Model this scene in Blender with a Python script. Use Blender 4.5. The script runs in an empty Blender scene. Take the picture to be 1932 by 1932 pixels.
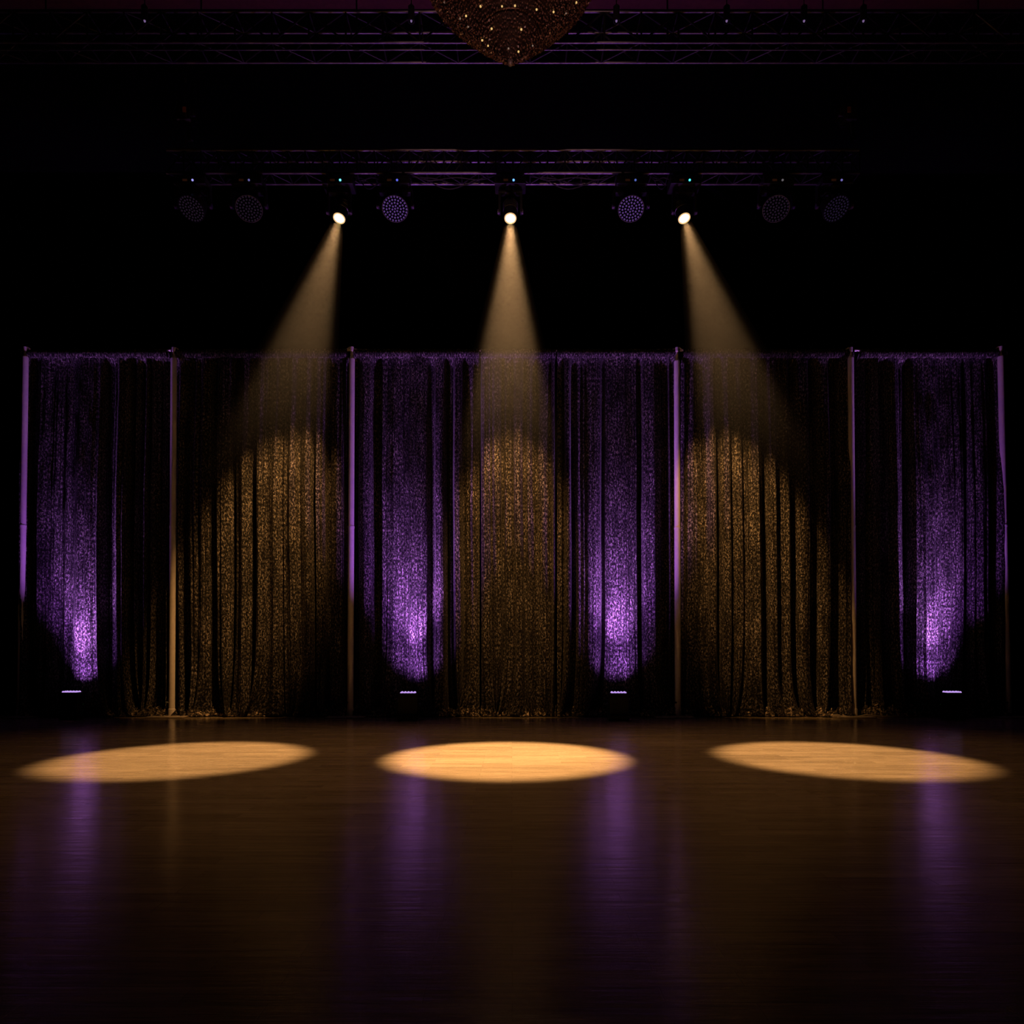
import bpy, bmesh, math, random
from mathutils import Vector, Matrix, Euler, noise
random.seed(7)
sc = bpy.context.scene
C = sc.collection
PI = math.pi
F, CAMH, YH = 1368.0, 0.9, 1224.0        # lens in pixels of the 1932 frame, lens height (m), horizon row
DC = 9.77                                 # distance of the drapes from the lens
DT = 8.0                                  # front chord of the stage truss
DU = 7.0                                  # front chord of the big house truss

def at(px, py, d):
    return Vector(((px - 966) / F * d, d, CAMH + (YH - py) / F * d))

# ------------------------------------------------------------------ camera / world / view
cam = bpy.data.objects.new('camera', bpy.data.cameras.new('camera'))
C.objects.link(cam)
cam.location = (0, 0, CAMH)
cam.rotation_euler = (PI / 2, 0, 0)
cam.data.sensor_width = 36
cam.data.lens = 36 * F / 1932
cam.data.shift_y = (YH - 966) / 1932
cam.data.clip_end = 100
sc.camera = cam
w = bpy.data.worlds.new('world'); sc.world = w; w.use_nodes = True
w.node_tree.nodes['Background'].inputs[0].default_value = (0.010, 0.009, 0.012, 1)
w.node_tree.nodes['Background'].inputs[1].default_value = 0.02
sc.view_settings.view_transform = 'Standard'
sc.view_settings.look = 'None'
sc.view_settings.gamma = 1
sc.view_settings.exposure = 0.0
sc.view_settings.use_curve_mapping = False
sc.cycles.volume_bounces = 0
sc.cycles.max_bounces = 4
sc.cycles.use_denoising = True
sc.cycles.sample_clamp_indirect = 4
sc.cycles.volume_step_rate = 2.0
sc.cycles.adaptive_threshold = .02
sc.cycles.caustics_reflective = False

# ------------------------------------------------------------------ materials
class NT:
    def __init__(s, name):
        s.m = bpy.data.materials.new(name); s.m.use_nodes = True
        s.t = s.m.node_tree; s.n = s.t.nodes; s.l = s.t.links
        s.b = s.n.get('Principled BSDF'); s.out = s.n.get('Material Output')
    def add(s, typ, **kw):
        x = s.n.new(typ)
        for k, v in kw.items(): setattr(x, k, v)
        return x
    def link(s, a, b): s.l.new(a, b)
    def coord(s, kind='Object', scale=(1, 1, 1), rot=(0, 0, 0)):
        tc = s.add('ShaderNodeTexCoord'); mp = s.add('ShaderNodeMapping')
        mp.inputs['Scale'].default_value = scale; mp.inputs['Rotation'].default_value = rot
        s.link(tc.outputs[kind], mp.inputs['Vector']); return mp.outputs[0]
    def noise(s, vec, scale=1, detail=2, rough=.5):
        n = s.add('ShaderNodeTexNoise'); n.inputs['Scale'].default_value = scale
        n.inputs['Detail'].default_value = detail; n.inputs['Roughness'].default_value = rough
        s.link(vec, n.inputs['Vector']); return n.outputs['Fac']
    def ramp(s, fac, stops):
        r = s.add('ShaderNodeValToRGB'); e = r.color_ramp.elements
        while len(e) < len(stops): e.new(.5)
        for k, (p, c) in enumerate(stops):
            e[k].position = p
            e[k].color = (c, c, c, 1) if not hasattr(c, '__len__') else (*c, 1)
        s.link(fac, r.inputs[0]); return r.outputs[0]
    def mul(s, a, b, op='MULTIPLY'):
        m = s.add('ShaderNodeMath', operation=op)
        for k, v in ((0, a), (1, b)):
            if isinstance(v, (int, float)): m.inputs[k].default_value = v
            else: s.link(v, m.inputs[k])
        return m.outputs[0]
    def mix(s, fac, a, b, blend='MIX'):
        m = s.add('ShaderNodeMix', data_type='RGBA', blend_type=blend)
        if isinstance(fac, (int, float)): m.inputs[0].default_value = fac
        else: s.link(fac, m.inputs[0])
        for k, v in ((6, a), (7, b)):
            if isinstance(v, tuple): m.inputs[k].default_value = (*v, 1)
            else: s.link(v, m.inputs[k])
        return m.outputs[2]
    def bump(s, h, strength, dist):
        b = s.add('ShaderNodeBump'); b.inputs['Strength'].default_value = strength
        b.inputs['Distance'].default_value = dist
        s.link(h, b.inputs['Height']); s.link(b.outputs[0], s.b.inputs['Normal'])

def plain(name, col, rough=.5, metal=0, spec=.5, var=.15, scale=20):
    t = NT(name)
    f = t.noise(t.coord('Object'), scale, 3)
    t.link(t.ramp(f, [(.3, tuple(c * (1 - var) for c in col)), (.7, tuple(c * (1 + var) for c in col))]), t.b.inputs['Base Color'])
    t.b.inputs['Roughness'].default_value = rough
    t.b.inputs['Metallic'].default_value = metal
    t.b.inputs['Specular IOR Level'].default_value = spec
    return t.m

def glow(name, col, strength):
    t = NT(name)
    t.b.inputs['Base Color'].default_value = (.02, .02, .02, 1)
    t.b.inputs['Specular IOR Level'].default_value = .08
    t.b.inputs['Emission Color'].default_value = (*col, 1)
    t.b.inputs['Emission Strength'].default_value = strength
    return t.m

BLACK = plain('black_powder_coat', (.012, .012, .013), .45)
PLAST = plain('black_plastic', (.016, .016, .018), .35)
ALU = plain('dark_aluminium', (.20, .18, .22), .42, 1, var=.3, scale=9)
STEEL = plain('pipe_steel', (.82, .78, .80), .45, .0, var=.05)
PLATE = plain('steel_plate', (.42, .37, .33), .6, .3, var=.4, scale=12)
STONE = plain('black_painted_wall', (.0012, .0012, .0014), 1.0, spec=0.0)
CEILM = plain('ceiling_paint', (.075, .024, .024), .85, spec=.2)
LACE = plain('blackened_aluminium', (.009, .008, .010), .5, .2, var=.3, scale=9)
RUBB = plain('black_rubber', (.02, .02, .02), .7)
TAPE = plain('white_tape', (.5, .45, .4), .8)

def floor_material():
    t = NT('oak_parquet')
    br = t.add('ShaderNodeTexBrick')
    br.inputs['Scale'].default_value = 1
    br.inputs['Brick Width'].default_value = .62
    br.inputs['Row Height'].default_value = .092
    br.inputs['Mortar Size'].default_value = .0012
    br.inputs['Mortar Smooth'].default_value = .2
    br.inputs['Bias'].default_value = 0
    br.offset_frequency = 2; br.offset = .37
    br.inputs['Color1'].default_value = (.31, .31, .31, 1)
    br.inputs['Color2'].default_value = (1, 1, 1, 1)
    br.inputs['Mortar'].default_value = (.12, .12, .12, 1)
    t.link(t.coord('Object'), br.inputs['Vector'])
    grain = t.noise(t.coord('Object', (1.7, 48, 1)), 1, 5, .65)
    fine = t.noise(t.coord('Object', (7, 150, 1)), 1, 3, .6)
    patch = t.noise(t.coord('Object', (.5, .8, 1)), 1, 2)
    g = t.ramp(grain, [(.3, .62), (.7, 1.15)])
    f2 = t.ramp(fine, [(.3, .72), (.7, 1.15)])
    base = t.mix(br.outputs['Color'], (.26, .205, .135), (.40, .325, .225))
    base = t.mix(1.0, base, g, 'MULTIPLY'); base = t.mix(1.0, base, f2, 'MULTIPLY')
    base = t.mix(1.0, base, t.ramp(patch, [(.3, .85), (.7, 1.1)]), 'MULTIPLY')
    t.link(base, t.b.inputs['Base Color'])
    r = t.ramp(t.noise(t.coord('Object', (2.5, 30, 1)), 1, 4, .6), [(.3, .13), (.7, .26)])
    t.link(r, t.b.inputs['Roughness'])
    t.b.inputs['IOR'].default_value = 1.52
    h = t.mul(t.noise(t.coord('Object', (1.6, 26, 1)), 1, 4, .6), br.outputs['Fac'], 'SUBTRACT')
    t.bump(h, .42, .004)
    return t.m
FLOOR = floor_material()

def velvet(name, tint):
    t = NT(name)
    uv = t.coord('UV')
    def sc_(x, y): return t.coord('UV', (x, y, 1))
    g1 = t.noise(sc_(50, 27), 1, 2, .7)
    st = t.noise(sc_(38, 1.3), 1, 3, .6)
    pt = t.noise(sc_(5, 2.2), 1, 2, .6)
    sp = t.noise(sc_(85, 40), 1, 1, .5)
    a = t.ramp(g1, [(.42, .015), (.50, .13), (.64, 1.0)])
    b = t.ramp(st, [(.34, .25), (.66, 1.3)])
    c = t.ramp(pt, [(.34, .45), (.66, 1.2)])
    d = t.ramp(sp, [(.45, .5), (.70, 1.6)])
    v = t.mul(t.mul(a, b), t.mul(c, d))
    col = t.mix(v, (.004, .004, .005), tint)
    t.link(col, t.b.inputs['Base Color'])
    t.b.inputs['Roughness'].default_value = .8
    t.b.inputs['Specular IOR Level'].default_value = .12
    t.b.inputs['Sheen Weight'].default_value = .03
    t.b.inputs['Sheen Roughness'].default_value = .4
    t.bump(g1, .25, .004)
    return t.m
VELVET = velvet('crushed_velvet', (.37, .34, .34))
HEM_LIT = velvet('crushed_velvet_hem_lit', (.80, .66, .55))  # same velvet, paler tint: light on the crumpled hem put into colour
VELVET_LINER = plain('plain_lining_cloth', (.10, .088, .075), .8, spec=.2, var=.8, scale=45)

# ------------------------------------------------------------------ mesh helpers
def box(bm, c, s, rot=None, bev=0):
    r = bmesh.ops.create_cube(bm, size=1)
    vs = r['verts']
    bmesh.ops.scale(bm, verts=vs, vec=Vector(s))
    if bev:
        es = list({e for v in vs for e in v.link_edges})
        rb = bmesh.ops.bevel(bm, geom=es, offset=bev, segments=2, affect='EDGES', profile=.6)
        vs = [v for v in rb['verts']]
        vs = list({v for f in rb['faces'] for v in f.verts} | set(v for v in vs if v.is_valid))
    if rot is not None:
        bmesh.ops.rotate(bm, verts=vs, cent=(0, 0, 0), matrix=rot)
    bmesh.ops.translate(bm, verts=vs, vec=Vector(c))

def tube(bm, a, b, r, n=12, r2=None):
    a, b = Vector(a), Vector(b); d = b - a
    m = Matrix.Translation((a + b) / 2) @ d.to_track_quat('Z', 'Y').to_matrix().to_4x4()
    bmesh.ops.create_cone(bm, cap_ends=True, segments=n, radius1=r, radius2=r if r2 is None else r2, depth=d.length, matrix=m)

def path(bm, pts, r, n=8):
    pts = [Vector(p) for p in pts]
    rings = []
    up = Vector((0, 0, 1))
    for i, p in enumerate(pts):
        d = (pts[min(i + 1, len(pts) - 1)] - pts[max(i - 1, 0)]).normalized()
        q = d.cross(up)
        if q.length < 1e-4: q = d.cross(Vector((1, 0, 0)))
        q.normalize(); s = d.cross(q)
        rings.append([bm.verts.new(p + (q * math.cos(2 * PI * k / n) + s * math.sin(2 * PI * k / n)) * r) for k in range(n)])
    for i in range(len(rings) - 1):
        for k in range(n):
            bm.faces.new((rings[i][k], rings[i][(k + 1) % n], rings[i + 1][(k + 1) % n], rings[i + 1][k]))
    bm.faces.new(rings[0][::-1]); bm.faces.new(rings[-1])

def lathe(bm, prof, n=32, mat=None):
    rings = []
    for r, z in prof:
        rings.append([bm.verts.new((r * math.cos(2 * PI * k / n), r * math.sin(2 * PI * k / n), z)) for k in range(n)])
    for i in range(len(rings) - 1):
        for k in range(n):
            bm.faces.new((rings[i][k], rings[i][(k + 1) % n], rings[i + 1][(k + 1) % n], rings[i + 1][k]))
    if prof[0][0] > 1e-4: bm.faces.new(rings[0][::-1])
    if prof[-1][0] > 1e-4: bm.faces.new(rings[-1])
    if mat is not None:
        bmesh.ops.transform(bm, matrix=mat, verts=[v for r in rings for v in r])

def obj(name, bm, mat, parent=None, smooth=True, loc=None, rot=None):
    bmesh.ops.remove_doubles(bm, verts=bm.verts, dist=1e-6)
    bmesh.ops.recalc_face_normals(bm, faces=bm.faces)
    me = bpy.data.meshes.new(name); bm.to_mesh(me); bm.free()
    o = bpy.data.objects.new(name, me); C.objects.link(o)
    me.materials.append(mat)
    if smooth:
        for p in me.polygons: p.use_smooth = True
        try: me.set_sharp_from_angle(angle=math.radians(35))
        except Exception: pass
    if parent: o.parent = parent
    if loc is not None: o.location = loc
    if rot is not None: o.rotation_euler = rot
    return o

def tag(o, label=None, cat=None, group=None, kind=None):
    if label: o['label'] = label
    if cat: o['category'] = cat
    if group: o['group'] = group
    if kind: o['kind'] = kind
    return o

def thing(name, loc, label, cat, group=None, rot=(0, 0, 0)):
    o = bpy.data.objects.new(name, None); C.objects.link(o)
    o.empty_display_size = .1
    o.location = loc; o.rotation_euler = rot
    return tag(o, label, cat, group)

def copy_tree(o, parent=None):
    c = o.copy(); C.objects.link(c)
    if parent: c.parent = parent
    for ch in list(o.children): copy_tree(ch, c)
    return c

def spot(name, loc, target, energy, col, size, blend, radius, parent=None):
    l = bpy.data.lights.new(name, 'SPOT'); l.energy = energy; l.color = col
    l.spot_size = math.radians(size); l.spot_blend = blend; l.shadow_soft_size = radius
    o = bpy.data.objects.new(name, l); C.objects.link(o)
    d = Vector(target) - Vector(loc)
    q = d.to_track_quat('-Z', 'Y')
    o.rotation_euler = q.to_euler(); o.location = loc
    if parent:
        o.parent = parent
        o.matrix_parent_inverse = (Matrix.Translation(parent.location) @ parent.rotation_euler.to_matrix().to_4x4()).inverted()
    return o

# ------------------------------------------------------------------ the room
def struct(name, c, s, mat):
    bm = bmesh.new(); box(bm, c, s)
    return tag(obj(name, bm, mat, smooth=False), kind='structure')
ZC = 7.34
struct('floor', (0, 4.5, -.05), (20, 19, .1), FLOOR)
struct('wall_back', (0, 10.8, 3.6), (20, .2, 7.6), STONE)
struct('wall_left', (-9.9, 4.5, 3.6), (.2, 19, 7.6), STONE)
struct('wall_right', (9.9, 4.5, 3.6), (.2, 19, 7.6), STONE)
struct('wall_front', (0, -4.9, 3.6), (20, .2, 7.6), STONE)
struct('ceiling', (0, 1.2, ZC + .05), (20, 12.2, .1), CEILM)
struct('trim_1', (0, 9.0, ZC + .05), (20, 3.4, .1), STONE)   # the black-painted ceiling over the stage

# ------------------------------------------------------------------ drapes
ZTOP = at(0, 667, DC).z
def smooth(a, b, x):
    t = min(1, max(0, (x - a) / (b - a))); return t * t * (3 - 2 * t)

def drape(name, x0, x1, bands, label, seed, sway=1.0, bottom=0.012):
    """x0..x1 in pixels at the drape plane; bands = (a, b, forwardness) of the folds that stand proud."""
    cx = (x0 + x1) / 2
    root = thing(name, (at(cx, 0, DC).x, DC, 0), label, 'curtain', 'velvet drapes hanging between the uprights')
    px2x = DC / F
    nx = int((x1 - x0) / 1.35); nz = 90
    rnd = random.Random(seed)
    ph = [rnd.uniform(0, 99) for _ in range(6)]
    merged = []
    for a, b, f in sorted(bands):
        if merged and a - merged[-1][1] < 4.5: merged[-1][1] = b; merged[-1][2] = min(f, merged[-1][2])
        else: merged.append([a, b, f])
    def dep(px, z):
        u = z / ZTOP
        best = 0
        for a, b, f in bands:
            e = min(5.0, (b - a) * .22 + 1)
            k = smooth(a - e * .8, a + e * .6, px) * (1 - smooth(b - e * .6, b + e * .8, px))
            t = (px - (a + b) / 2) / max(1, (b - a) / 2)
            dome = 1 - .22 * min(1, t * t)
            best = max(best, k * dome * f)
        for a, b, f in merged:
            if a <= px <= b: best = max(best, .72 * f)
        amp = .21 * (1 - .45 * smooth(.55, 1.0, u))
        rip = noise.noise(Vector((px * .13 + ph[0], z * .10, ph[1]))) * .052 + noise.noise(Vector((px * .055 + ph[5], z * .08, ph[2]))) * .05 + noise.noise(Vector((px * .34 + ph[2], z * .18, ph[3]))) * .020
        crush = noise.noise(Vector((px * .06, z * 2.2, ph[4]))) * .010 + noise.noise(Vector((px * .2, z * 5, ph[5]))) * .004
        k2 = smooth(.962, 1.0, u)
        return (-amp * best + rip * (1 - .35 * u) + crush) * (1 - .8 * k2) - .125 * k2
    bm = bmesh.new(); uvl = bm.loops.layers.uv.new('UVMap')
    cols = []
    arc = 0; prev = None; U = []
    for i in range(nx + 1):
        px = x0 + (x1 - x0) * i / nx
        p = Vector((px * px2x, dep(px, 2.0)))
        if prev is not None: arc += (p - prev).length
        prev = p; U.append(arc + seed * 3.7)
        col = []
        for j in range(nz + 1):
            u = j / nz
            z = bottom + (ZTOP - bottom) * (u ** 1.12)
            zz = math.exp(-z / .30)
            swayx = (noise.noise(Vector((px * .028, 3.3, seed * 1.7))) * .30 * zz + noise.noise(Vector((px * .01, z * .35, seed))) * .05 * (1 - u)) * sway
            y = dep(px, z) - .05 * zz * abs(noise.noise(Vector((px * .05, seed, 1)))) * 2
            x = (px - cx) * px2x + swayx * smooth(0, 14, px - x0) * smooth(0, 14, x1 - px)
            col.append(bm.verts.new((x, y, z)))
        cols.append(col)
    for i in range(nx):
        for j in range(nz):
            f = bm.faces.new((cols[i][j], cols[i + 1][j], cols[i + 1][j + 1], cols[i][j + 1]))
            for lp, (a, b) in zip(f.loops, ((i, j), (i + 1, j), (i + 1, j + 1), (i, j + 1))):
                lp[uvl].uv = (U[a], cols[a][b].co.z)
    o = obj('pleated_cloth', bm, VELVET, root)
    md = o.modifiers.new('thickness', 'SOLIDIFY'); md.thickness = .004; md.offset = 1
    # rod pocket: gathered sleeve around the rod
    bm = bmesh.new(); uvl = bm.loops.layers.uv.new('UVMap')
    zt, zb = at(0, 666, DC).z, at(0, 683, DC).z
    n = int((x1 - x0) / 1.6); K = 10; rows = []
    for i in range(n + 1):
        px = x0 + (x1 - x0) * i / n
        g = noise.noise(Vector((px * .45, seed, 0))) * .012 + noise.noise(Vector((px * .12, seed, 4))) * .008
        row = []
        for k in range(K):
            th = 2 * PI * k / K
            hh = (zt - zb) / 2 + noise.noise(Vector((px * .3, seed, 9))) * .008
            row.append(bm.verts.new(((px - cx) * px2x, -.135 + (.030 + g) * -math.cos(th) , (zt + zb) / 2 + math.sin(th) * hh)))
        rows.append(row)
    for i in range(n):
        for k in range(K):
            f = bm.faces.new((rows[i][k], rows[i + 1][k], rows[i + 1][(k + 1) % K], rows[i][(k + 1) % K]))
            for lp in f.loops: lp[uvl].uv = (lp.vert.co.x * 1.6 + seed, lp.vert.co.z)
    obj('rod_pocket', bm, VELVET, root)
    # the hem puddled on the floor
    bm = bmesh.new(); uvl = bm.loops.layers.uv.new('UVMap')
    n = int((x1 - x0) / 1.3); K = 14; rows = []
    for i in range(n + 1):
        px = x0 + (x1 - x0) * i / n
        row = []
        for k in range(K + 1):
            v = k / K
            n1 = noise.noise(Vector((px * .05, v * 2, seed * 2.1)))
            n2 = noise.noise(Vector((px * .17, v * 4, seed * 3.1)))
            n3 = noise.noise(Vector((px * .4, v * 7, seed)))
            y = -.04 - v * (.17 + .12 * noise.noise(Vector((px * .03, 0, seed * 5))))
            z = .012 + (1 - v) * .06 + math.sin(v * PI) ** .7 * max(0, .02 + .12 * abs(n1) + .12 * (.3 - abs(n2)) * (n1 > -.15) + .06 * n3)
            row.append(bm.verts.new(((px - cx) * px2x + .02 * n3, y + .03 * n2, max(.004, z))))
        rows.append(row)
    for i in range(n):
        for k in range(K):
            f = bm.faces.new((rows[i][k], rows[i + 1][k], rows[i + 1][k + 1], rows[i][k + 1]))
            for lp in f.loops: lp[uvl].uv = ((lp.vert.co.x + seed) * .55, (lp.vert.co.y + lp.vert.co.z) * .8)
    obj('puddled_hem', bm, HEM_LIT, root)
    return root

drape('velvet_drape', 53, 325, [(50, 64, .9), (79, 130, 1.0), (133, 146, .95), (150, 202, 1.05), (224, 249, 1), (262, 266, .5), (281, 284, .8), (292, 295, .6), (309, 312, .5)],
      'dark velvet drape lit purple in the leftmost bay, between the two left uprights', 1)
drape('velvet_drape', 333, 660, [(342, 352, .5), (368, 406, .85), (418, 446, 1), (453, 484, 1.0), (489, 513, 1.05), (515, 538, .98), (541, 570, 1), (573, 594, 1.1), (601, 617, 1), (628, 652, .9)],
      'dark velvet drape with an amber glow, behind the left spotlight shaft', 2)
drape('velvet_drape', 671, 905, [(680, 703, .9), (723, 759, 1.05), (763, 810, 1.1), (823, 841, .95), (846, 853, .35), (858, 874, 1.1), (878, 903, .5)],
      'velvet drape lit purple behind the floor light left of centre', 3)
drape('velvet_drape', 908, 1048, [(909, 928, .9), (930, 948, .95), (950, 968, 1.02), (969, 988, 1), (990, 1010, .95), (1012, 1036, 1), (1039, 1046, 1.15)],
      'dark velvet drape with an amber glow in the very middle of the curtain wall', 4)
drape('velvet_drape', 1050, 1271, [(1050, 1060, .6), (1063, 1075, 1.1), (1086, 1094, .5), (1096, 1133, 1.05), (1139, 1199, 1.1), (1209, 1243, .95), (1259, 1262, .6)],
      'velvet drape lit purple behind the floor light right of centre', 5)
drape('velvet_drape', 1284, 1602, [(1292, 1328, .6), (1331, 1346, .95), (1353, 1374, 1.05), (1376, 1396, 1), (1399, 1433, 1), (1440, 1460, 1.1), (1463, 1486, .95), (1496, 1520, 1.05), (1536, 1558, 1), (1576, 1600, .9)],
      'dark velvet drape with an amber glow, behind the right spotlight shaft', 6)
drape('velvet_drape', 1614, 1886, [(1628, 1631, .4), (1646, 1649, .8), (1669, 1690, .85), (1711, 1758, 1), (1761, 1807, 1.08), (1816, 1850, 1), (1868, 1884, .85)],
      'dark velvet drape lit purple in the rightmost bay, between the two right uprights', 7)

# ------------------------------------------------------------------ uprights, rods
DP = DC - .15
def upright(xt, yt, ybend, xb, plate_x, label, clampdir, seed):
    top = at(xt, yt, DP); shoulder = at(xt, ybend, DP); bot = at(xb, 1350, DP); bot.z = 0
    root = thing('drape_upright', (bot.x, DP, 0), label, 'pole', 'steel uprights holding the drapes')
    L = lambda p: Vector(p) - root.location
    mid = bot.lerp(shoulder, .53)
    bm = bmesh.new(); tube(bm, L(bot + Vector((0, 0, .02))), L(mid), .040, 20); obj('lower_tube', bm, STEEL, root)
    bm = bmesh.new(); tube(bm, L(mid), L(shoulder), .0385, 20); obj('upper_tube', bm, STEEL, root)
    bm = bmesh.new(); tube(bm, L(mid - Vector((0, 0, .012))), L(mid + Vector((0, 0, .012))), .043, 20); obj('locking_collar', bm, STEEL, root)
    bm = bmesh.new(); tube(bm, L(shoulder), L(top - Vector((0, 0, .04))), .020, 14); 
    tube(bm, L(shoulder), L(shoulder + Vector((0, 0, .04))), .036, 18, .022); obj('top_spigot', bm, STEEL, root)
    bm = bmesh.new()
    tube(bm, L(top - Vector((0, 0, .055))), L(top), .026, 14)
    path(bm, [L(top - Vector((0, 0, .01))), L(top + Vector((.03 * clampdir, 0, .0))), L(top + Vector((.065 * clampdir, 0, -.025)))], .009, 8)
    obj('rod_hook', bm, STEEL, root)
    bm = bmesh.new()
    px2x = DP / F
    c = (plate_x - xb) * px2x
    box(bm, (c, -.04, .009), (.50, .42, .012), bev=.004)
    for dx in (-.18, .18): 
        for dy in (-.14, .14): tube(bm, (c + dx, -.04 + dy, .012), (c + dx, -.04 + dy, .022), .012, 10)
    obj('base_plate', bm, PLATE, root)
    bm = bmesh.new(); tube(bm, (0, 0, .014), (0, 0, .10), .047, 20); tube(bm, (0, 0, .09), (0, 0, .11), .047, 20, .040)
    obj('base_socket', bm, STEEL, root)
    bm = bmesh.new(); tube(bm, (-.03, -.03, .19), (-.06, -.06, .19), .012, 10); obj('thumb_screw', bm, BLACK, root)
    return root
upright(48, 655, 674, 38, 38, 'outermost steel upright at the far left of the curtain wall', 1, 1)
upright(328, 656, 677, 324, 325, 'second upright from the left, its lower half lit amber', 1, 2)
upright(664, 655, 678, 661, 657, 'bright violet steel upright left of the central drapes', -1, 3)
upright(1277, 656, 682, 1279, 1268, 'steel upright right of the central drapes, amber along its right edge', 1, 4)
upright(1605, 656, 676, 1611, 1602, 'second upright from the right, a dim purple steel tube', -1, 5)
upright(1888, 654, 673, 1902, 1902, 'outermost steel upright at the far right of the curtain wall', -1, 6)

def rod(xa, xb, ya, yb, label):
    a, b = at(xa, ya, DC - .14), at(xb, yb, DC - .14)
    root = thing('drape_rod', ((a.x + b.x) / 2, a.y, (a.z + b.z) / 2), label, 'rod', 'horizontal rods along the top of the drapes')
    bm = bmesh.new()
    pts = [a.lerp(b, k / 14) - root.location - Vector((0, 0, .012 * math.sin(PI * k / 14))) for k in range(15)]
    path(bm, pts, .011, 10); obj('rod_tube', bm, STEEL, root)
    for p in (a, b):
        bm = bmesh.new(); tube(bm, p - root.location + Vector((-.018, 0, 0)), p - root.location + Vector((.018, 0, 0)), .017, 12)
        obj('rod_end', bm, STEEL, root)
rod(55, 323, 661, 661, 'thin horizontal rod above the leftmost drape')
rod(334, 658, 663, 660, 'thin horizontal rod crossing behind the left spotlight shaft')
rod(671, 1271, 660, 660, 'long thin horizontal rod over the three central drapes')
rod(1285, 1599, 661, 663, 'thin horizontal rod crossing behind the right spotlight shaft')
rod(1613, 1881, 661, 661, 'thin horizontal rod above the rightmost drape')

# ------------------------------------------------------------------ floor uplights
PURP = (.54, .15, 1.0)
LEDP = glow('violet_led', (.62, .38, 1.0), .9)
DOTG = glow('green_status_led', (.1, .5, .2), .05)
def uplight_proto():
    r = thing('floor_uplight', (0, 0, 0), '', 'stage light')
    bm = bmesh.new()
    box(bm, (0, 0, .045), (.30, .22, .05), bev=.01)
    obj('base', bm, PLAST, r)
    for s in (-1, 1):
        for q in (-1, 1):
            bm = bmesh.new(); tube(bm, (s * .12, q * .08, 0), (s * .12, q * .08, .022), .016, 10); obj('rubber_foot', bm, RUBB, r)
        bm = bmesh.new(); box(bm, (s * .158, 0, .145), (.010, .06, .19), bev=.003); obj('bracket_arm', bm, BLACK, r)
        bm = bmesh.new(); tube(bm, (s * .163, 0, .20), (s * .19, 0, .20), .024, 14); obj('tilt_knob', bm, PLAST, r)
        bm = bmesh.new(); tube(bm, (s * .19, -.012, .20), (s * .192, -.012, .20), .005, 8); obj('status_light', bm, DOTG, r)
    bm = bmesh.new()
    box(bm, (0, .01, .215), (.285, .17, .26), bev=.014)
    for k in range(7): box(bm, (0, -.077, .12 + k * .028), (.24, .006, .012))
    obj('housing', bm, PLAST, r)
    bm = bmesh.new(); box(bm, (0, .01, .349), (.27, .16, .012), bev=.003); obj('lens_bezel', bm, BLACK, r)
    for i in range(5):
        for j in range(3):
            bm = bmesh.new()
            lathe(bm, [(.019, 0), (.018, .008), (.013, .014), (.006, .018), (.0005, .019)], 12, Matrix.Translation((-.094 + i * .047, -.038 + j * .05, .356)))
            obj('led_lens', bm, LEDP, r)
    bm = bmesh.new(); path(bm, [(.10, .10, .05), (.16, .17, .02), (.30, .20, .012), (.55, .19, .012)], .006, 6); obj('power_lead', bm, RUBB, r)
    r.scale = (.84, .84, .97)
    return r
UP = uplight_proto()
uplabels = ['violet floor uplight at the foot of the leftmost drape', 'violet floor uplight on the floor left of centre',
            'violet floor uplight on the floor right of centre', 'violet floor uplight at the foot of the rightmost drape']
UPD = [9.25, 9.10, 9.10, 9.20]
for i, (px, d) in enumerate(zip((134, 770, 1167, 1797), UPD)):
    r = UP if i == 0 else copy_tree(UP)
    p = at(px, 0, d)
    r.location = (p.x, d, 0); r['label'] = uplabels[i]; r['group'] = 'violet floor uplights'
    tx = (.10, .08, .05, -.16)[i]
    zl = .42
    e = (1.0, 1.12, 1.15, 1.05)[i]
    spot('uplight_wash', (p.x, d + .02, zl), (p.x + (-.95, .02, .02, .95)[i], DC - .25, zl + 4.6), (210, 330, 330, 210)[i], PURP, (64, 86, 86, 64)[i], 1.0, .035, r)
    spot('uplight_core', (p.x, d + .02, zl), (p.x + tx, DC - .05, zl + 1.7), 620 * e, (.64, .23, 1.0), 48, .9, .05, r)
    spot('uplight_foot', (p.x, d + .02, zl), (p.x + tx, DC, zl + .75), 60 * e, (.56, .18, 1.0), 84, 1.0, .05, r)

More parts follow.
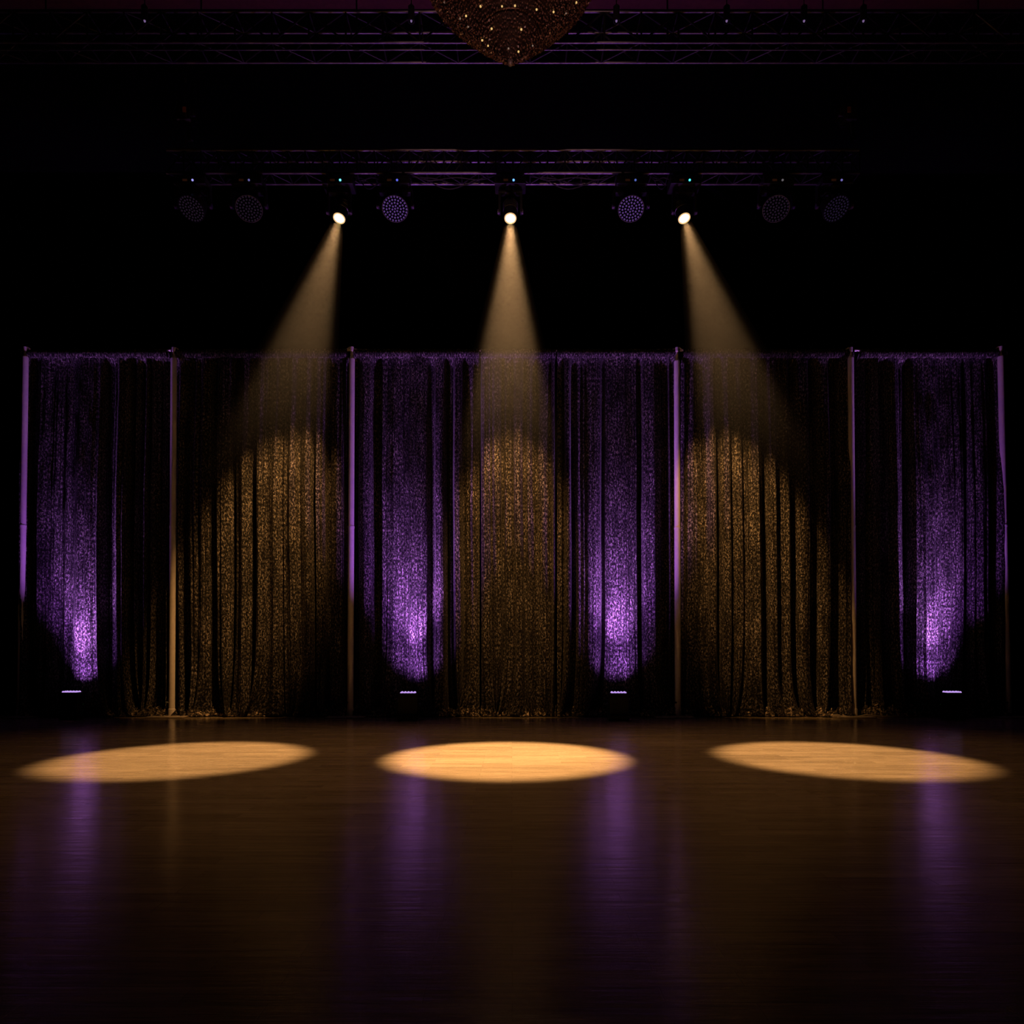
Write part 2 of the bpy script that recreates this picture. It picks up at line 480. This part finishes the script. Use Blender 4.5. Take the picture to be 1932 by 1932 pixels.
# ------------------------------------------------------------------ trusses
def truss(x0, x1, y0, y1, z0, z1, rt, rb, step, label, name='lighting_truss'):
    root = thing(name, ((x0 + x1) / 2, y0, z0), label, 'truss')
    L = lambda x, y, z: Vector((x, y, z)) - root.location
    n = round((x1 - x0) / step)
    for (y, z, nm) in ((y0, z0, 'bottom_chord'), (y1, z0, 'bottom_chord'), (y0, z1, 'top_chord'), (y1, z1, 'top_chord')):
        bm = bmesh.new(); tube(bm, L(x0, y, z), L(x1, y, z), rt, 16); obj(nm, bm, ALU, root)
    def web(nm, pts):
        bm = bmesh.new()
        for a, b in pts: tube(bm, L(*a), L(*b), rb, 8)
        obj(nm, bm, LACE, root)
    s = (x1 - x0) / n
    def zig(y_a, z_a, y_b, z_b):
        out = []
        for k in range(n):
            xa, xb = x0 + k * s, x0 + (k + 1) * s
            out.append(((xa, y_a, z_a), (xb, y_b, z_b)) if k % 2 == 0 else ((xa, y_b, z_b), (xb, y_a, z_a)))
            out.append(((xb, y_a, z_a), (xb, y_b, z_b)))
        return out
    web('front_lacing', zig(y0, z0, y0, z1)); web('rear_lacing', zig(y1, z0, y1, z1))
    web('bottom_lacing', zig(y0, z0, y1, z0)); web('top_lacing', zig(y0, z1, y1, z1))
    return root
zt0 = at(0, 326, DT).z; zt1 = at(0, 283, DT).z
xa, xb = at(314, 0, DT).x, at(1622, 0, DT).x
truss(xa, xb, DT, DT + .19, zt0, zt1, .017, .008, .19, 'slim black box truss over the stage carrying the nine moving lights')
zu0, zu1 = at(0, 80, DU).z, at(0, 22, DU).z
truss(-6.6, 6.6, DU, DU + .24, zu0, zu1, .013, .009, .36, 'large dark truss across the whole top of the frame below the ceiling', 'ceiling_truss')
# secondary rails of the ceiling rig
def rail(px0, px1, py, d, r, label, mat=ALU):
    a, b = at(px0, py, d), at(px1, py, d)
    root = thing('ceiling_rail', ((a.x + b.x) / 2, d, a.z), label, 'rail', 'pipes of the ceiling rig')
    bm = bmesh.new(); tube(bm, a - root.location, b - root.location, r, 12); obj('rail_tube', bm, mat, root)
    for k in range(7):
        x = a.x + (b.x - a.x) * (k + .5) / 7
        bm = bmesh.new(); tube(bm, (x - root.location.x, 0, 0), (x - root.location.x, 0, ZC - a.z), .008, 8); obj('drop_rod', bm, BLACK, root)
        bm = bmesh.new(); tube(bm, (x - root.location.x - .03, 0, 0), (x - root.location.x + .03, 0, 0), r * 1.5, 12); obj('pipe_clamp', bm, BLACK, root)
rail(-60, 1992, 94, 7.05, .008, 'thin dim conduit running between the two violet lines of the ceiling truss')
rail(-60, 1992, 64, 7.9, .03, 'thick dim pipe high up behind the ceiling truss')

# small hanging cans on the house rig
def can_proto():
    r = thing('ceiling_downlight', (0, 0, 0), '', 'ceiling light')
    bm = bmesh.new(); lathe(bm, [(.02, .16), (.05, .14), (.052, 0), (.045, 0), (.044, .05)], 20); obj('can', bm, BLACK, r)
    bm = bmesh.new(); tube(bm, (0, 0, .16), (0, 0, .30), .008, 8); obj('stem', bm, BLACK, r)
    bm = bmesh.new(); lathe(bm, [(.0005, -.004), (.012, 0), (.018, .012)], 14, Matrix.Translation((0, 0, -.002))); obj('lens', bm, CANL, r)
    return r
CANL = glow('dim_violet_lens', (.45, .28, .65), .35)
CAN = can_proto()
canl = ['small hanging can light at the far left of the ceiling rig', 'small hanging can light just left of the chandelier',
        'small hanging can light just right of the chandelier', 'small hanging can light, second to the right of the chandelier',
        'small hanging can light above the right stage lights', 'small hanging can light, rightmost of the row']
for i, px in enumerate((273, 776, 1163, 1371, 1517, 1629)):
    r = CAN if i == 0 else copy_tree(CAN)
    r.location = at(px, 41, 6.9); r.scale = (.6, .6, 1); r['label'] = canl[i]; r['group'] = 'small can lights on the ceiling rig'

# chain hoists that carry the stage truss
def hoist(px, label, mirror):
    p = at(px, 216, DT + .1)
    root = thing('chain_hoist', p, label, 'hoist', 'chain hoists above the stage truss')
    bm = bmesh.new(); box(bm, (0, 0, 0), (.16, .14, .20), bev=.02); box(bm, (.10 * mirror, 0, .01), (.06, .11, .13), bev=.012); obj('motor_body', bm, PLAST, root)
    bm = bmesh.new(); box(bm, (.02 * mirror, -.074, .0), (.04, .01, .06), bev=.003); obj('name_plate', bm, plain('rust_red_paint', (.55, .20, .12), .6), root)
    bm = bmesh.new(); path(bm, [(.03, 0, -.10), (.05, 0, -.22), (.06, 0, -.30)], .03, 10); obj('chain_bag', bm, RUBB, root)
    bm = bmesh.new()
    z = .10
    k = 0
    while p.z + z < ZC - .05:
        ang = 0 if k % 2 == 0 else PI / 2
        m = Matrix.Translation((0, 0, z)) @ Matrix.Rotation(ang, 4, 'Z')
        for s in (-1, 1): tube(bm, m @ Vector((s * .011, 0, -.018)), m @ Vector((s * .011, 0, .018)), .004, 5)
        for s in (-1, 1): tube(bm, m @ Vector((-.011, 0, s * .018)), m @ Vector((.011, 0, s * .018)), .004, 5)
        z += .036; k += 1
    obj('lifting_chain', bm, ALU, root)
    bm = bmesh.new(); tube(bm, (0, 0, -.10), (0, 0, -(p.z - zt1) + .0), .007, 8); tube(bm, (0, 0, -.16), (0, 0, -.11), .018, 10); obj('load_hook', bm, ALU, root)
hoist(350, 'small black chain hoist hanging above the left end of the stage truss', 1)
hoist(1600, 'small black chain hoist hanging above the right end of the stage truss', -1)

# cables dressed along the stage truss
def loom(px0, px1, seed, label):
    root = thing('cable_loom', at((px0 + px1) / 2, 340, DT + .06), label, 'cable', 'black cables slung under the stage truss')
    rr = random.Random(seed); bm = bmesh.new()
    for q in range(3):
        pts = []
        for k in range(25):
            u = k / 24
            px = px0 + (px1 - px0) * u
            pts.append(at(px, 328 + 12 * math.sin(u * PI) * (1 + .5 * q) + 5 * math.sin(u * 9 + q * 2), DT + .02 + .05 * q) - root.location)
        path(bm, pts, .006, 6)
    obj('cable_strands', bm, RUBB, root)
loom(665, 735, 1, 'loop of cables drooping between the left spotlight and the violet wash light')
loom(775, 935, 2, 'slack cables drooping left of the central spotlight')
loom(1000, 1160, 3, 'slack cables drooping right of the central spotlight')
loom(1225, 1275, 4, 'loop of cables drooping beside the right spotlight')

# ------------------------------------------------------------------ moving lights
AMB = (1.0, .54, .215)
def fixture_body(root, head_r, pivot_z, ledcol, ledstr, ped=True):
    """root sits at the front bottom chord of the truss; local z = 0 is the chord"""
    for s in (-1, 1):
        bm = bmesh.new()
        box(bm, (s * .09, 0, -.045), (.03, .05, .03)); 
        for k in range(7):
            a = PI * (k / 6) 
            box(bm, (s * .09, math.cos(a) * .028, math.sin(a) * .028), (.028, .013, .016), Matrix.Rotation(a, 3, 'X'))
        obj('truss_clamp', bm, BLACK, root)
    bm = bmesh.new(); box(bm, (0, 0, -.105), (.34, .20, .09), bev=.012)
    for k in range(5): box(bm, (-.12 + k * .018, -.1005, -.10), (.006, .004, .05))
    base = obj('base_box', bm, PLAST, root)
    bm = bmesh.new(); tube(bm, (.035, -.101, -.117), (.035, -.107, -.117), .0115, 14); obj('status_light', bm, glow('status_led', ledcol, ledstr), base)
    bm = bmesh.new(); box(bm, (-.05, -.1012, -.115), (.05, .003, .022)); obj('display', bm, glow('amber_display', (.35, .10, .04), .035), base)
    bm = bmesh.new(); tube(bm, (0, 0, -.15), (0, 0, -.185), .07, 24, .06)
    w_ = head_r + .022
    box(bm, (0, 0, -.195), (2 * w_ + .05, .075, .03), bev=.006)
    for s in (-1, 1):
        h = pivot_z + .19
        box(bm, (s * (w_ + .012), 0, -.195 + h / 2), (.026, .07, abs(h) + .03), bev=.006)
    obj('yoke', bm, PLAST, root)
    for s in (-1, 1):
        bm = bmesh.new(); tube(bm, (s * (w_ + .012), 0, pivot_z), (s * (w_ + .034), -.0, pivot_z), .026, 18); obj('pivot_cap', bm, PIV, root)
    bm = bmesh.new(); path(bm, [(.13, .05, -.06), (.17, .07, .0), (.15, .08, .06), (.10, .06, .04)], .006, 6); obj('safety_cable', bm, RUBB, root)
PIV = plain('satin_violet_cap', (.10, .07, .13), .35)
def spot_fixture(px, label, ledcol, target, wall_target, e, fs):
    lens = at(px, 412, DT)
    root = thing('spot_moving_light', (lens.x, DT, zt0 - .03), label, 'stage light', 'moving spotlights throwing amber shafts')
    d = (Vector(target) - lens).normalized()
    piv = lens - d * .075
    pz = piv.z - root.location.z
    fixture_body(root, .085, pz, ledcol, 2.5)
    R = d.to_track_quat('Z', 'Y').to_matrix().to_4x4()
    M = Matrix.Translation(piv - root.location) @ R
    bm = bmesh.new()
    lathe(bm, [(.03, -.17), (.062, -.165), (.074, -.14), (.078, -.02), (.080, .0), (.072, .045), (.070, .070)], 32, M)
    for k in range(5): lathe(bm, [(.078, -.13 + k * .022), (.084, -.127 + k * .022), (.084, -.121 + k * .022), (.078, -.118 + k * .022)], 32, M)
    head = obj('head', bm, PLAST, root)
    bm = bmesh.new(); lathe(bm, [(.055, .068), (.066, .070), (.066, .082), (.060, .082), (.055, .075)], 32, M); obj('lens_ring', bm, GLD, head)
    bm = bmesh.new(); lathe(bm, [(.056, .070), (.050, .077), (.032, .082), (.0005, .084)], 32, M); obj('front_lens', bm, HOT, head)
    ls = lens + d * .02
    spot('beam_light', ls, Vector(target), e, AMB, 20.6, .48, .035, root)
    spot('added_drape_light', ls, Vector(wall_target), 1350, (1, .46, .12), fs, .8, .05, root)  # added second lamp in the same head, lights the drapes behind
    spot('halo_light', ls, Vector(target), 160, (1, .48, .18), 66, 1.0, .05, root)
    # lit haze along the shaft: real scattering volume, lit by the lamp
    root2 = thing('lit_haze', ls, None, None)
    bm = bmesh.new()
    Lh = 3.95; n = 48
    z0, z1 = .012, Lh
    lathe(bm, [(.052 + .178 * z0, z0), (.052 + .178 * z1, z1)], n, R)
    hz = obj('lit_haze', bm, HAZE, smooth=False, loc=ls)
    bpy.data.objects.remove(root2)
    tag(hz, label=HL[px], cat='haze', kind='stuff', group='amber lit haze under the spotlights')
    hz.visible_shadow = True
HL = {640: 'amber shaft of haze slanting down to the left below the left spotlight',
      963: 'amber shaft of haze falling straight down below the central spotlight',
      1291: 'amber shaft of haze slanting down to the right below the right spotlight'}
HOT = glow('hot_lens', (1.0, .80, .55), 14)
GLD = glow('glowing_lens_rim', (1.0, .62, .28), .9)
def haze_mat():
    t = NT('theatrical_haze')
    t.n.remove(t.b)
    v = t.add('ShaderNodeVolumeScatter')
    v.inputs['Color'].default_value = (1, 1, 1, 1)
    v.inputs['Anisotropy'].default_value = .15
    tc = t.add('ShaderNodeNewGeometry'); sx = t.add('ShaderNodeSeparateXYZ')
    t.link(tc.outputs['Position'], sx.inputs[0])
    mr = t.add('ShaderNodeMapRange', interpolation_type='SMOOTHSTEP')
    mr.inputs['From Min'].default_value = 2.25; mr.inputs['From Max'].default_value = 4.4
    mr.inputs['To Min'].default_value = 0; mr.inputs['To Max'].default_value = .0070
    t.link(sx.outputs['Z'], mr.inputs[0])
    t.link(mr.outputs[0], v.inputs['Density'])
    t.link(v.outputs[0], t.out.inputs['Volume'])
    return t.m
HAZE = haze_mat()
xs = at(640, 0, DT).x
spot_fixture(640, 'moving spotlight with a glowing lens, left of the three amber shafts', (.12, .75, .95), (-2.70, 6.03, 0), (xs - .335 * 5, DT + .425 * 5, 5.65 - .84 * 5), 4600, 31)
spot_fixture(963, 'moving spotlight with a glowing lens above the middle of the stage', (.10, .30, 1), (-.045, 6.03, 0), (at(963, 0, DT).x, DT + .455 * 5, 5.65 - .875 * 5), 9800, 31)
spot_fixture(1291, 'moving spotlight with a glowing lens, right of the three amber shafts', (.05, .65, .65), (2.70, 6.03, 0), (at(1291, 0, DT).x + .30 * 5, DT + .425 * 5, 5.65 - .84 * 5), 4600, 31)

def led_face():
    """honeycomb of lenses, as one part surface pattern of small domes"""
def wash_fixture(px, label, ledcol, ledstr, lens_mat, yaw, group):
    c = at(px, 397, DT)
    root = thing('wash_moving_light', (c.x, DT, zt0 - .03), label, 'stage light', group)
    d = Vector((math.sin(yaw) * 2.6, -.90, -1.35)).normalized()
    pz = c.z - root.location.z + .045
    fixture_body(root, .150, pz, ledcol, ledstr)
    R = d.to_track_quat('Z', 'Y').to_matrix().to_4x4()
    M = Matrix.Translation(Vector((0, 0, pz))) @ R
    bm = bmesh.new(); lathe(bm, [(.05, -.15), (.09, -.14), (.115, -.10), (.135, .0), (.145, .05), (.143, .062), (.136, .062), (.134, .052)], 36, M)
    head = obj('head', bm, PLAST, root)
    bm = bmesh.new(); lathe(bm, [(.0005, .050), (.137, .050), (.137, .054), (.0005, .054)], 32, M); obj('lens_plate', bm, STONE, head)
    pts = [(0, 0)]
    for ring, nn in ((1, 6), (2, 12), (3, 18), (4, 24)):
        for k in range(nn):
            a = 2 * PI * k / nn + ring * .26
            pts.append((math.cos(a) * ring * .0312, math.sin(a) * ring * .0312))
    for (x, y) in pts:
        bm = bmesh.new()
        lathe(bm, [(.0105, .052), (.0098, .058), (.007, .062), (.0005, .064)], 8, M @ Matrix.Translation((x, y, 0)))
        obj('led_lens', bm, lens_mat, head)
WL_B = glow('violet_wash_lens', (.50, .22, 1.0), .15)  # wash lens emission stands in for purple light falling on unlit lenses
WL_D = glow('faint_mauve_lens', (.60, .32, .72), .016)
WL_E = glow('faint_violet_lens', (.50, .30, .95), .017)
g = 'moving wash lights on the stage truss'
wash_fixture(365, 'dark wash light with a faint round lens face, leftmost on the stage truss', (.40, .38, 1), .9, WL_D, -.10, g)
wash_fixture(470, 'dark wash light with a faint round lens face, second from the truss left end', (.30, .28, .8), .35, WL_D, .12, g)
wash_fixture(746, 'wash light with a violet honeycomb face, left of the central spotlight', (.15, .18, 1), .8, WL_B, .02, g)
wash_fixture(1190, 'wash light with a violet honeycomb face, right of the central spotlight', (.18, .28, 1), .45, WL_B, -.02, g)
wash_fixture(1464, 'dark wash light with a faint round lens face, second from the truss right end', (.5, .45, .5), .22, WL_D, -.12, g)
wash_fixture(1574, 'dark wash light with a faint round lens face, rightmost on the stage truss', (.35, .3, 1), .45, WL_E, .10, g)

# ------------------------------------------------------------------ chandelier
def chandelier():
    D = 5.5
    tip = at(963, 122, D)
    root = thing('crystal_chandelier', tip, 'large dark crystal chandelier tapering to a point, cut off by the top edge', 'chandelier')
    k = D / F
    prof = [(.004, -.004), (.05, .042), (.15, .128), (.25, .218), (.35, .315), (.45, .415), (.54, .51), (.62, .61), (.68, .71), (.71, .82), (.72, .95), (.70, 1.1)]
    def rad(z):
        for (r0, z0), (r1, z1) in zip(prof, prof[1:]):
            if z0 <= z <= z1: return r0 + (r1 - r0) * (z - z0) / (z1 - z0)
        return prof[-1][0]
    # metal hoops
    for z in (prof[3][1], prof[5][1], prof[7][1], prof[10][1]):
        bm = bmesh.new(); r = rad(z) - .012; n = 64
        path(bm, [(r * math.cos(2 * PI * q / n), r * math.sin(2 * PI * q / n), z) for q in range(n + 1)], .006, 6)
        obj('metal_hoop', bm, BRASS, root)
    # beads: an uncountable skin of strung crystals
    bm = bmesh.new(); rr = random.Random(3)
    z = .03; row = 0
    zmax = prof[-1][1]
    while z < zmax:
        r = rad(z); n = max(8, int(2 * PI * r / .0175))
        for q in range(n):
            a = 2 * PI * (q + .5 * (row % 2)) / n
            s = .0078 * rr.uniform(.75, 1.2)
            jr = rr.uniform(-.006, .006)
            c = Vector(((r + jr) * math.cos(a), (r + jr) * math.sin(a), z + rr.uniform(-.008, .008)))
            vs = [bm.verts.new(c + Euler((rr.uniform(0, 3), rr.uniform(0, 3), 0)).to_matrix() @ Vector(v) * s) for v in ((1, 0, 0), (0, 1, 0), (-1, 0, 0), (0, -1, 0), (0, 0, 1.25), (0, 0, -1.25))]
            for i in range(4):
                bm.faces.new((vs[i], vs[(i + 1) % 4], vs[4])); bm.faces.new((vs[(i + 1) % 4], vs[i], vs[5]))
        z += .0165; row += 1
    me = bpy.data.meshes.new('crystal_beads'); bm.to_mesh(me); bm.free()
    o = bpy.data.objects.new('crystal_beads', me); C.objects.link(o); o.parent = root; me.materials.append(CRYS)
    tag(o, kind='stuff')
    # dark inner liner cup
    bm = bmesh.new(); lathe(bm, [(max(.001, r - .03), z_) for r, z_ in prof], 48); obj('inner_basket', bm, LINER, root)
    bm = bmesh.new(); lathe(bm, [(.0005, -.012), (.014, -.006), (.020, .008), (.016, .022), (.022, .03), (.012, .04), (.0005, .042)], 16); obj('finial_ball', bm, FIN, root)
    bm = bmesh.new(); tube(bm, (0, 0, prof[-1][1]), (0, 0, ZC - tip.z), .02, 12); obj('hanging_stem', bm, BRASS, root)
    bm = bmesh.new(); lathe(bm, [(.0005, ZC - tip.z - .06), (.12, ZC - tip.z - .05), (.16, ZC - tip.z - .001)], 24); obj('ceiling_cup', bm, BRASS, root)
    # little bulbs and bright crystals among the strands
    spots = [(905, 11, 1), (947, 9, .6), (973, 10, .8), (1013, 18, .7), (1044, 23, .8), (1095, 9, .9), (878, 28, .8), (930, 57, .9), (983, 56, .9), (911, 79, .8),
             (912, 91, .6), (979, 97, .8), (959, 92, .5), (1086, 40, .5), (878, 58, .35), (1008, 86, .35), (855, 45, .35), (815, 26, .35)]
    for i, (px, py, s) in enumerate(spots):
        best = None
        for q in range(56):
            z_ = .02 + q * .02; r = rad(z_) + .006
            for w_ in range(60):
                a = PI + PI * (w_ + .5) / 60
                x, y = r * math.cos(a), r * math.sin(a)
                P = root.location + Vector((x, y, z_))
                e = math.hypot(966 + F * P.x / P.y - px, YH - F * (P.z - CAMH) / P.y - py)
                if best is None or e < best[0]: best = (e, x, y, z_)
        _, x, y, z_ = best
        bm = bmesh.new(); bmesh.ops.create_icosphere(bm, subdivisions=1, radius=.0055 + .0035 * s, matrix=Matrix.Translation((x, y, z_)))
        obj('tiny_bulb', bm, (BULB if s > .55 else BULB2), root)
BRASS = plain('aged_brass', (.10, .05, .03), .4, .8)
LINER = plain('dark_red_lining', (.035, .015, .012), .7)
FIN = plain('clouded_crystal', (.20, .15, .15), .3)
BULB = glow('tiny_warm_bulb', (1.0, .62, .22), .8)
BULB2 = glow('tiny_dim_bulb', (.6, .40, .30), .35)
def crystal():
    t = NT('smoky_crystal')
    f = t.noise(t.coord('Object'), 60, 2)
    t.link(t.ramp(f, [(.35, (.12, .045, .035)), (.55, (.30, .15, .12)), (.72, (.75, .50, .42))]), t.b.inputs['Base Color'])
    t.b.inputs['Roughness'].default_value = .3
    t.b.inputs['Coat Weight'].default_value = .5
    return t.m
CRYS = crystal()
chandelier()
# added unseen spot behind the viewer, put in to brighten the chandelier's underside
def chandelier_fill(x, y, z, e, col, label, tgt, size):
    root = thing('added_fill_light', (x, y, z), label, 'added light')
    bm = bmesh.new(); lathe(bm, [(.03, -.12), (.07, -.10), (.08, .06), (.07, .06), (.065, .02)], 24, Matrix.Rotation(-PI / 2, 4, 'X')); obj('can', bm, BLACK, root)
    bm = bmesh.new(); box(bm, (0, -.09, 0), (.12, .02, .16), bev=.004); tube(bm, (0, -.08, 0), (0, -.02, 0), .02, 10); obj('added_bracket', bm, BLACK, root)
    spot('chandelier_fill_spot', (x, y + .08, z), tgt, e, col, size, .6, .05, root)
chandelier_fill(0, -4.70, 3.2, 620, (1, .50, .46), 'added unseen warm spotlight behind the viewer, brightening the chandelier', (0, 5.5, 6.0), 13)
# cable and tape on the floor by the right upright
a = at(1578, 1352, 9.45); 
root = thing('floor_cable', (a.x, a.y, 0), 'pale cable lying across the foot of the second upright from the right', 'cable')
bm = bmesh.new()
path(bm, [(0, 0, .02), (.12, -.02, .012), (.30, .04, .015), (.42, .08, .03), (.62, .05, .012), (.85, .1, .01), (1.2, .13, .01), (1.7, .12, .01)], .009, 8)
obj('cable_sheath', bm, plain('pale_cable_rubber', (.30, .26, .22), .6), root)
bm = bmesh.new(); box(bm, (.0, 0, .022), (.09, .05, .04), bev=.008); obj('plug', bm, TAPE, root)
